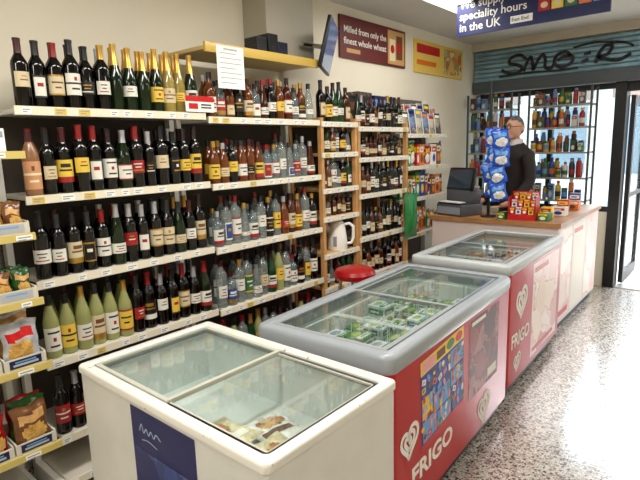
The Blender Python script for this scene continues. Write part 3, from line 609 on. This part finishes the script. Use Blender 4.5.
# wire baskets + cartons in freezers 2, 3
wirem=pm('wire_white',(.90,.92,.92),.35)
def basket(A,rz,y0,y1,w,z0,z1,label):
    b=MB(); x0,x1=-w/2,w/2
    for z in (z0,z1): b.tube([(x0,y0,z),(x1,y0,z),(x1,y1,z),(x0,y1,z)],.005,6,closed=True)
    n=10
    for i in range(n+1):
        x=x0+(x1-x0)*i/n; b.tube([(x,y0,z1),(x,y0,z0),(x,y1,z0),(x,y1,z1)],.0025,4)
    m=6
    for i in range(1,m):
        y=y0+(y1-y0)*i/m; b.tube([(x0,y,z1),(x0,y,z0),(x1,y,z0),(x1,y,z1)],.0025,4)
    o=b.build('wire_basket',wirem,None,(A[0],A[1],0),rz,smooth=False); return tag(o,label,'basket','wire baskets in the freezers')
def box_flat(label,A,rz,x,y,z,w,d,h,ms,group,r=0):
    p=world(A,rz,x,y,z); return carton(label,p,rz+r,d,w,h,ms,'frozen food',group,'ice_cream_box')
nm=['near','middle','far']
frost=pm('frost_white',(.82,.86,.86),.5)
for q,(A,rz,W,D,fl,ftxt,zt) in enumerate(((A2,R2,W2,D2,FL2,'grey rimmed freezer',.735),(A3,R3,W3,D3,FL3,'farthest freezer',.78))):
    iw=W-.17; 
    for k in range(3):
        y0=-D/2+.10+k*(D-.2)/3; y1=y0+(D-.2)/3-.02
        basket(A,rz,y0,y1,iw-.02,fl+.006,zt+.05,'white wire basket, %s one in the %s'%(nm[k],ftxt))
        nx,ny=4,3
        for i in range(nx):
            for j in range(ny):
                if q==0: c=random.choice([[green,frost,lime],[green,frost,lime],[frost,green,lime],[frost,green,lime],[frost,green,grey]])
                else: c=random.choice([[cream,brown,tan],[frost,brown,tan],[tan,cream,brown],[frost,grey,brown],[brown,cream,gold]])
                bw=(iw-.06)/nx; bd=(y1-y0-.04)/ny
                box_flat('%s ice cream box, row %s column %s in %s basket of the %s'%(c[0].name.split('_')[0] if c[0] is not frost else 'white',['one','two','three'][j],['one','two','three','four'][i],nm[k],ftxt),A,rz,-iw/2+.03+bw*(i+.5),y0+.02+bd*(j+.5),fl+.012,bw*.92,bd*.9,zt-fl+random.uniform(-.07,.02),c,'ice cream boxes in the '+ftxt,random.uniform(-.06,.06))
# ---------------------------------------------------------------- counter
ct=thing('counter','L shaped shop counter with wooden top and pale pink front panels','counter',(-1.2,4.42,0),math.radians(1.2))
cpan=pm('counter_panel',(.86,.80,.77),.45); cwood=pm('counter_wood',(.64,.45,.28),.4,var=.12,scale=5)
MB().box(-1.16,-.02,.02,.46,.08,.94).box(-.40,-.02,.46,1.52,.08,.94).build('cabinet_body',cpan,ct,smooth=False)
MB().box(-1.13,-.05,.05,.44,0,.08).box(-.38,-.05,.44,1.48,0,.08).build('plinth',dark,ct,smooth=False)
lp=[(-1.18,0),(0,0),(0,1.54),(-.42,1.54),(-.42,.48),(-1.18,.48)]
MB().loft([(lp,.941),(lp,.98)],None,0,0).build('counter_top',cwood,ct,smooth=False)
F=Flat((-.02,.02,.08),YP,ZP); F.rect(.03,.03,.42,.8,0); F.rect(.5,.03,.45,.8,1); F.rect(1.0,.03,.46,.8,0); F.rect(.05,.06,.36,.05,2,1); F.rect(.55,.74,.3,.04,2,1)
F.build('front_poster',[photo_mat('counter_photo',[(.92,.86,.82),(.90,.74,.72),(.92,.84,.80),(.86,.62,.60),(.93,.89,.84)],4),pm('panel_cream',(.90,.87,.82),.45),red],ct,smooth=False,recalc=False)
# register
t=thing('cash_register','bulky grey cash register with tilted dark screen on counter left end','cash register',(-2.17,4.60,.98),-.3)
regm=pm('register_grey',(.30,.31,.33),.45)
MB().box(-.16,.16,-.15,.14,0,.11,bev=.012).build('drawer_case',regm,t); MB().box(-.14,.14,-.156,-.15,.02,.085).build('cash_drawer',grey,t,smooth=False)
MB().box(-.15,.15,-.03,.13,.11,.24,bev=.015).build('printer_case',regm,t)
Mx=Matrix.Translation((0,.02,.335))@Matrix.Rotation(math.radians(-14),4,'X')
MB().box(-.155,.155,-.02,.02,-.11,.11,bev=.008,M=Mx).build('screen_case',black,t)
F=Flat((-.14,-.0205,-.09),XP,ZP,.0008); F.rect(0,0,.28,.18,0); bmesh.ops.transform(F.bm,matrix=Mx,verts=F.bm.verts); F.build('display',pm('pos_screen',(.2,.24,.28),.15),t,smooth=False,recalc=False)
kb=MB().box(-.14,.14,-.148,-.04,.11,.125,bev=.003)
for i in range(6):
    for j in range(3): kb.box(-.125+i*.042,-.092+i*.042,-.142+j*.033,-.118+j*.033,.125,.132,1)
kb.build('keypad',[dark,paper],t,smooth=False)
# bag stand
SX=-1.845
t=thing('display_stand','black metal post stand with hooks on the counter','stand',(SX-.03,4.57,.98))
MB().lathe([(0,0),(.07,0),(.07,.012),(.015,.018),(0,.018)],20).build('base',black,t); MB().tube([(0,0,.01),(0,0,1.2)],.014,10).build('pole',black,t)
for k in range(4): MB().tube([(0,0,.36+k*.145),(.05,-.05,.365+k*.145),(.09,-.08,.38+k*.145)],.005,6).build('hook',steel,t)
for k in range(4):
    for s in range(2):
        bag('blue snack bag, %s side, %s from the bottom of the post stand'%(['left','right'][s],ORD[k]),(SX+.035+s*.09,4.49-.055*s,1.165+.15*k-.02*s),-1.1-.2*s+random.uniform(-.25,.25),.15,.165,.065,[pm('bag_blue',(.16,.36,.78),.35),sky,paper,blue],'blue snack bags on the post stand',roll=random.uniform(-.3,.3),tilt=random.uniform(-.1,.12))
# rack of sweets
t=thing('sweet_rack','small red counter rack with stepped tiers','rack',(-1.55,4.56,.98),.1)
rk=MB()
for k in range(3): rk.box(-.11,.11,-.08+k*.05,-.03+k*.05,0,.05+k*.06,0)
rk.box(-.115,-.11,-.085,.075,0,.2).box(.11,.115,-.085,.075,0,.2).box(-.115,.115,.07,.075,0,.24).build('tiers',red,t,smooth=False)
F=Flat((-.1,.07,.19),XP,ZP); F.rect(0,0,.2,.04,0); F.build('header',[paper],t,smooth=False,recalc=False)
for k in range(3):
    for i in range(4):
        c=[pal[0],pal[2],pal[0],pal[6]][(k+i)%4]
        carton('%s sweet packet, %s from left on %s tier of red rack'%(c[0].name.split('_')[0] if c[0] is not paper else 'white',ORD[i],['lowest','middle','top'][k]),(-1.55-.078+i*.052,4.56-.055+k*.05-.005+i*.005,.98+.051+k*.06),-PI/2+.1,.042,.03,.06,c,'packet','sweet packets on the red rack','sweet_packet')
for k,(x,y,w_,h,c) in enumerate(((-1.37,4.56,.09,.07,3),(-1.40,4.72,.09,.10,6),(-1.36,4.95,.12,.08,2),(-1.40,5.2,.1,.12,0),(-1.38,5.45,.12,.09,4),(-1.42,5.68,.1,.14,1),(-1.715,4.52,.07,.06,3))):
    carton('%s small carton on the counter, %s'%(pn[c],['nearest beside the red rack','second from the red rack','third along the right side','fourth along the right side','fifth along the right side','at the far right end','beside the post stand'][k]),(x,y,.981),random.uniform(-.2,.2)-PI/2,w_,.09,h,pal[c],group='cartons on the counter')
# ---------------------------------------------------------------- window product racks (two, with the bright window between)
ZL=[1.0,1.25,1.53,1.80,2.04]
prodP=[('detergent_bottle',[(.028,0),(.032,.005),(.032,.12),(.028,.15),(.014,.165),(.014,.18)]),('spray_can',[(.026,0),(.028,.003),(.028,.16),(.018,.172),(.016,.175)]),('jar',[(.030,0),(.032,.004),(.032,.1),(.028,.11),(.029,.112)])]
def mu(n,c): return pm('goods_'+n,c,.45)
pcol=[mu('red',(.56,.12,.12)),mu('blue',(.12,.21,.46)),mu('yellow',(.74,.60,.20)),mu('green',(.18,.36,.18)),mu('orange',(.70,.38,.15)),mu('white',(.76,.75,.72)),mu('sky',(.36,.50,.66)),mu('dark',(.16,.13,.13)),mu('brown',(.34,.22,.15))]; pcn=['red','blue','yellow','green','orange','white','sky blue','dark','brown']
rackm=pm('rack_grey',(.30,.29,.28),.5); rshelf=pm('rack_shelf',(.56,.55,.52),.5)
for X0,SW,rn in ((-2.8,.55,'left window rack'),(-2.07,.66,'right window rack')):
    sh=thing('display_rack','grey open rack of household goods against the front window, %s'%('behind the till' if X0<-2.5 else 'right of the man'),'shelf unit',(X0,6.08,0),0,'window racks')
    for x in (0,SW-.02): MB().box(x,x+.02,0,.02,0,2.22).box(x,x+.02,.24,.26,0,2.22).build('upright',rackm,sh,smooth=False)
    for z in [.5]+ZL: MB().box(.02,SW-.02,.005,.255,z-.02,z).build('shelf',rshelf,sh,smooth=False)
    for li,z in enumerate(ZL):
        for rw in ((0,1) if li else (0,)):
            x=X0+.03; k=0
            while x<X0+SW-.085:
                kd=random.randrange(4); c=random.randrange(9); c2=random.randrange(9); sc_=random.uniform(.75,1.15)*(.78 if li==4 else 1)
                lab='%s goods item, %s from left, %s row, %s of %s'%(pcn[c],ORD[k],['front','back'][rw],['lowest shelf','second lowest shelf','third lowest shelf','fourth lowest shelf','top shelf'][li],rn)
                yy=6.13+.09*rw
                if kd==3:
                    carton(lab.replace('goods item','carton'),(x+.033,yy,z+.001),-PI/2,.058,.06,random.uniform(.10,.2)*(.78 if li==4 else 1),[pcol[c],pcol[c2],pcol[5]],group='goods on the window racks')
                else:
                    n_,P=prodP[kd]; t=thing(n_,lab.replace('goods item',n_.replace('_',' ')),'bottle',(x+.033,yy,z+.001),0,'goods on the window racks'); t.scale=(min(sc_,1.0),min(sc_,1.0),sc_)
                    top=P[-1][1]; MB().lathe(prof(P),12).build('container',pcol[c],t); MB().lathe([(P[-1][0]+.004,top-.008),(P[-1][0]+.004,top+.022),(0,top+.024)],12).build('cap',pcol[c2],t)
                    r_=max(p[0] for p in P)+.0006; MB().lathe([(r_,.035),(r_,.09)],12).build('label_band',pcol[(c2+3)%9],t,recalc=False)
                x+=random.uniform(.067,.073)+rw*.01; k+=1
# ---------------------------------------------------------------- signs
SY=4.22; SZ=2.53; SHt=CZ-SZ
sg=thing('hanging_sign','large dark blue sign hanging from the ceiling above the counter','sign',(-2.05,SY,SZ))
MB().box(0,1.15,0,.02,0,SHt-.004).build('board',pm('sign_blue',(.07,.11,.33),.5),sg,smooth=False)
for i,st in enumerate(('in the UK','speciality hours','We supply')): text(st,.088,(.025,-.002,.035+.088*i),XP,ZP,paper,sg,off=.001)
F=Flat((.66,0,.03),XP,ZP)
for i,m in enumerate((1,2,3,4,5)):
    F.rect(.0+i*.094,.055,.082,.17,m,0); F.rect(.012+i*.094,.14,.055,.05,0,1); F.disc(.041+i*.094,.095,.026,.022,6,1)
F.build('picture_strip',[paper,red,yellow,green,orange,sky,cream],sg,smooth=False,recalc=False)
F=Flat((.45,0,.03),XP,ZP); F.rect(0,0,.17,.055,0); F.build('logo_plate',[paper],sg,smooth=False,recalc=False)
text('East End',.038,(.46,-.003,.046),XP,ZP,navy,sg)
for x in (.1,1.05): MB().tube([(x,.01,SHt-.004),(x,.01,SHt)],.006).build('hanger',steel,sg)
ws=thing('wall_sign','dark red wall board about milled whole wheat, left sign','sign',(-2.85,3.63,2.41))
MB().box(0,.02,0,1.06,0,.35).build('board',pm('sign_maroon',(.38,.10,.09),.5),ws,smooth=False)
text('Milled from only the',.078,(.022,.05,.215),YP,ZP,paper,ws,width=.66,off=.0008); text('finest whole wheat',.078,(.022,.05,.12),YP,ZP,paper,ws,width=.66,off=.0008)
F=Flat((.02,.74,.02),YP,ZP); F.rect(0,0,.3,.31,0); F.rect(.03,.03,.1,.2,1,1); F.rect(.15,.05,.11,.22,2,1); F.disc(.08,.14,.035,.04,3,2); F.disc(.2,.16,.035,.05,3,2); F.build('picture_panel',[tan,cream,brown,red],ws,smooth=False,recalc=False)
F=Flat((.02,.09,.05),YP,ZP); F.rect(0,0,.2,.035,0); F.build('logo_strip',[tan],ws,smooth=False,recalc=False)
ys=thing('wall_sign','yellow wall board with red heading nearest the shutter','sign',(-2.85,4.88,2.4))
MB().box(0,.02,0,1.12,0,.33).build('board',pm('sign_yellow',(.90,.76,.35),.5),ys,smooth=False)
F=Flat((.02,.64,.03),YP,ZP); F.rect(0,0,.44,.27,0); F.build('picture_panel',[photo_mat('sign_photo',[(.85,.7,.4),(.75,.4,.2),(.5,.55,.25),(.9,.82,.6),(.6,.3,.15)],12)],ys,smooth=False,recalc=False)
F=Flat((.02,.04,0),YP,ZP); F.rect(0,.2,.5,.09,0); F.build('heading_band',[red],ys,smooth=False,recalc=False)
F=Flat((.02,.04,0),YP,ZP); F.rect(0,.08,.42,.05,0); F.build('text_band',[orange],ys,smooth=False,recalc=False)
# shutter
rs=thing('roller_shutter','pale blue grey roller shutter with looping black graffiti above the entrance','shutter',(WX,FY-.06,0))
b=MB()
L=RX-WX
for i in range(7):
    z=2.39+i*.051; b.box(.02,L-.02,-.014,.012,z,z+.042,bev=.011,seg=2)
b.build('slat_curtain',teal,rs); MB().box(.01,L-.01,-.03,.05,2.25,2.39,bev=.008).build('bottom_bar',pm('shutter_dark',(.33,.36,.38),.5),rs); MB().box(.0,L,-.06,.05,2.75,CZ).build('housing',pm('housing_cream',(.78,.75,.68),.6),rs,smooth=False)
F=Flat((.42,-.015,2.44),XP,ZP,.001)
for q,pts in enumerate(([(.24,.15),(.16,.21),(.06,.19),(.04,.13),(.14,.10),(.19,.05),(.12,.01),(.0,.03),(-.05,.07)],[(.21,.02),(.25,.13),(.29,.17),(.31,.08),(.32,.03),(.37,.13),(.42,.18),(.45,.12),(.45,.04),(.51,.02),(.55,.07)],[(.72,.13),(.66,.18),(.57,.15),(.55,.07),(.62,.02),(.72,.05),(.74,.12),(.66,.13),(.58,.10)],[(.83,.05),(.90,.07)],[(.85,.13),(.92,.14)],[(.97,.02),(1.0,.12),(1.06,.19),(1.12,.17),(1.08,.10),(1.0,.08),(1.10,.04),(1.2,.03),(1.3,.08)],[(-.08,-.012),(.25,.0),(.6,-.014),(.8,-.006)],[(.74,.21),(.95,.235),(1.22,.20),(1.32,.15)])):
    F.ribbon(cat(pts,6),.036 if q<6 else .024,0,1+.3*q)
F.build('graffiti',[black],rs,smooth=False,recalc=False)
# ---------------------------------------------------------------- person
def skin(V,E,Rr,lv=2):
    me=bpy.data.meshes.new('s'); me.from_pydata(V,E,[]); o=bpy.data.objects.new('s',me); COL.objects.link(o)
    o.modifiers.new('sk','SKIN'); sv=me.skin_vertices[0].data
    for i,r in enumerate(Rr): sv[i].radius=(r,r) if not isinstance(r,tuple) else r
    sv[0].use_root=True
    o.modifiers.new('su','SUBSURF').levels=lv
    bpy.context.view_layer.update(); m2=bpy.data.meshes.new_from_object(o.evaluated_get(bpy.context.evaluated_depsgraph_get())); bpy.data.objects.remove(o); return m2
pr=thing('person','grey haired man with glasses in dark jacket standing behind the counter looking left','person',(-1.90,5.28,PZ),math.radians(-30)); pr.scale=(.95,.95,.95)
J=[(0,0,.98),(0,.005,1.15),(0,.01,1.33),(0,.02,1.47),(0,.012,1.55),(0,0,1.63)]; JR=[.12,.115,.125,.075,.052,.05]
E=[(0,1),(1,2),(2,3),(3,4),(4,5)]
def arms(J,E,R,g=0,hand=True):
    for s in (-1,1):
        n=len(J); J+= [(s*.16,.015,1.42),(s*.205,.02,1.28),(s*.225,.0,1.15),(s*.22,-.13,1.03),(s*.2,-.255,.945)]; R+=[.058+g,.05+g,.044+g,.038+g,.029+g]
        E+=[(3,n),(n,n+1),(n+1,n+2),(n+2,n+3),(n+3,n+4)]
        if hand: J.append((s*.19,-.33,.925)); R.append(.032); E.append((n+4,n+5))
def legs(J,E,R,g=0,feet=True):
    for s in (-1,1):
        n=len(J); J+=[(s*.095,0,.88),(s*.105,-.012,.5),(s*.11,.015,.1)]; R+=[.09+g,.06+g,.043+g]; E+=[(0,n),(n,n+1),(n+1,n+2)]
        if feet: J.append((s*.12,-.15,.045)); R.append(.04); E.append((n+2,n+3))
Jb,Rb,Eb=list(J),list(JR),list(E); arms(Jb,Eb,Rb); legs(Jb,Eb,Rb)
bb=bmesh.new(); bb.from_mesh(skin(Jb,Eb,Rb))
for s in (-1,1):
    for k in range(4):
        L=[.075,.088,.082,.062][k]; x=s*.16+s*.02*k
        bb.from_mesh(skin([(x,-.345,.922),(x,-.345-L*.5,.924),(x,-.345-L,.91)],[(0,1),(1,2)],[.0095,.009,.007],1))
    bb.from_mesh(skin([(s*.165,-.30,.922),(s*.135,-.33,.918),(s*.125,-.36,.912)],[(0,1),(1,2)],[.012,.0105,.0085],1))
HC=(0,-.02,1.715)
def head(scale=1.0,u=28,v=20):
    h=MB().sphere((0,0,0),1,1,1,0,u,v)
    for q in h.bm.verts:
        x,y,z=q.co; X=.076*x;Y=.098*y;Zz=.122*z
        if z<0:
            X*=1-.26*z*z
            if y>0: Y*=1-.45*z*z
            else: Y*=1+.02*z*z
        if y<-.5 and abs(z-.08)<.2 and .2<abs(x)<.6: Y+=.008
        q.co=Vector((X*scale,Y*scale,Zz*scale))+Vector(HC)
    return h
bb.from_mesh(head().mesh('h',white))
ex=MB().loft([(rrect(.036,.03,.010),0),(rrect(.024,.022,.008),.025),(rrect(.014,.014,.006),.055)],None,0,0); bmesh.ops.rotate(ex.bm,verts=ex.bm.verts,cent=(0,0,0),matrix=Matrix.Rotation(math.radians(-22),3,'X')); bmesh.ops.translate(ex.bm,verts=ex.bm.verts,vec=(0,-.124,1.682)); bb.from_mesh(ex.mesh('n',white))
for s in (-1,1): bb.from_mesh(MB().sphere((s*.077,.01,1.712),.012,.02,.032).mesh('e',white))
bb.from_mesh(MB().sphere((0,-.108,1.652),.024,.014,.010).mesh('e',white)); bb.from_mesh(MB().sphere((0,-.078,1.626),.034,.030,.026).mesh('e',white))
bb.from_mesh(MB().sphere((0,-.100,1.752),.052,.018,.010).mesh('e',white))
bm_me=bpy.data.meshes.new('body'); bb.to_mesh(bm_me); bb.free(); bm_me.materials.append(pm('skin_tone',(.80,.60,.50),.55)); body=link('body',bm_me,pr)
rm=body.modifiers.new('rm','REMESH'); rm.mode='VOXEL'; rm.voxel_size=.0065; rm.use_smooth_shade=True
sm=body.modifiers.new('sm','SMOOTH'); sm.iterations=3
jk=pm('jacket_dark',(.15,.12,.12),.8,var=.2,scale=40,bump=.2)
Jj=[(0,0,.83),(0,0,.98)]+J[1:4]; Rj=[.16,.158,.15,.155,.10]; Ej=[(0,1),(1,2),(2,3),(3,4)]
for s in (-1,1):
    n=len(Jj); Jj+=[(s*.16,.015,1.42),(s*.205,.02,1.28),(s*.225,.0,1.15),(s*.22,-.13,1.03),(s*.2,-.255,.945)]; Rj+=[.074,.066,.06,.054,.045]; Ej+=[(4,n),(n,n+1),(n+1,n+2),(n+2,n+3),(n+3,n+4)]
Jj+=[(0,.014,1.54),(0,.012,1.575)]; Rj+=[.082,.07]; Ej+=[(4,len(Jj)-2),(len(Jj)-2,len(Jj)-1)]
j2=skin(Jj,Ej,Rj); j2.materials.clear(); j2.materials.append(jk); [setattr(p,'use_smooth',True) for p in j2.polygons]; link('jacket',j2,pr)
Jl,Rl,El=[(0,0,.95),(0,0,1.08)],[.142,.13],[(0,1)]; legs(Jl,El,Rl,.014,False); l2=skin(Jl,El,Rl); l2.materials.clear(); l2.materials.append(pm('trousers',(.16,.17,.22),.8)); [setattr(p,'use_smooth',True) for p in l2.polygons]; link('trousers',l2,pr)
MB().lathe([(.072,1.535),(.070,1.565),(.062,1.595),(.058,1.595),(.06,1.55)],20,(0,.006,0)).build('shirt_collar',pm('shirt',(.80,.78,.76),.7),pr)
hh=head(1.055)
dl=[f_ for f_ in hh.bm.faces if not ((lambda c:(c.z>.06+.30*max(0,-c.y) and c.y>-.07) or (c.y>.02 and c.z>-.06))(f_.calc_center_median()-Vector(HC)))]
bmesh.ops.delete(hh.bm,geom=dl,context='FACES'); hh.build('hair',pm('hair_grey',(.38,.37,.36),.7,var=.3,scale=60),pr)
for s in (-1,1):
    MB().sphere((s*.03,-.103,1.725),.012,.009,.008,0,10,8).build('eye',paper,pr); MB().box(s*.03-.018,s*.03+.018,-.122,-.112,1.754,1.761,bev=.002).build('eyebrow',MATS['hair_grey'],pr)
gl=MB()
for s in (-1,1):
    gl.tube([(s*.034+.025*math.cos(a*PI/8),-.129,1.722+.019*math.sin(a*PI/8)) for a in range(16)],.0034,6,closed=True); gl.tube([(s*.058,-.129,1.725),(s*.084,-.06,1.73),(s*.086,.01,1.73)],.0032,6)
gl.tube([(-.01,-.129,1.727),(.01,-.129,1.727)],.0034,6); gl.build('glasses',black,pr)
MB().box(-.018,.018,-.1215,-.117,1.651,1.655).build('mouth',pm('mouth',(.5,.25,.22),.6),pr,smooth=False)
for s in (-1,1): MB().box(s*.12-.045,s*.12+.045,-.2,.08,0,.075,bev=.025,seg=3).build('shoe',black,pr)
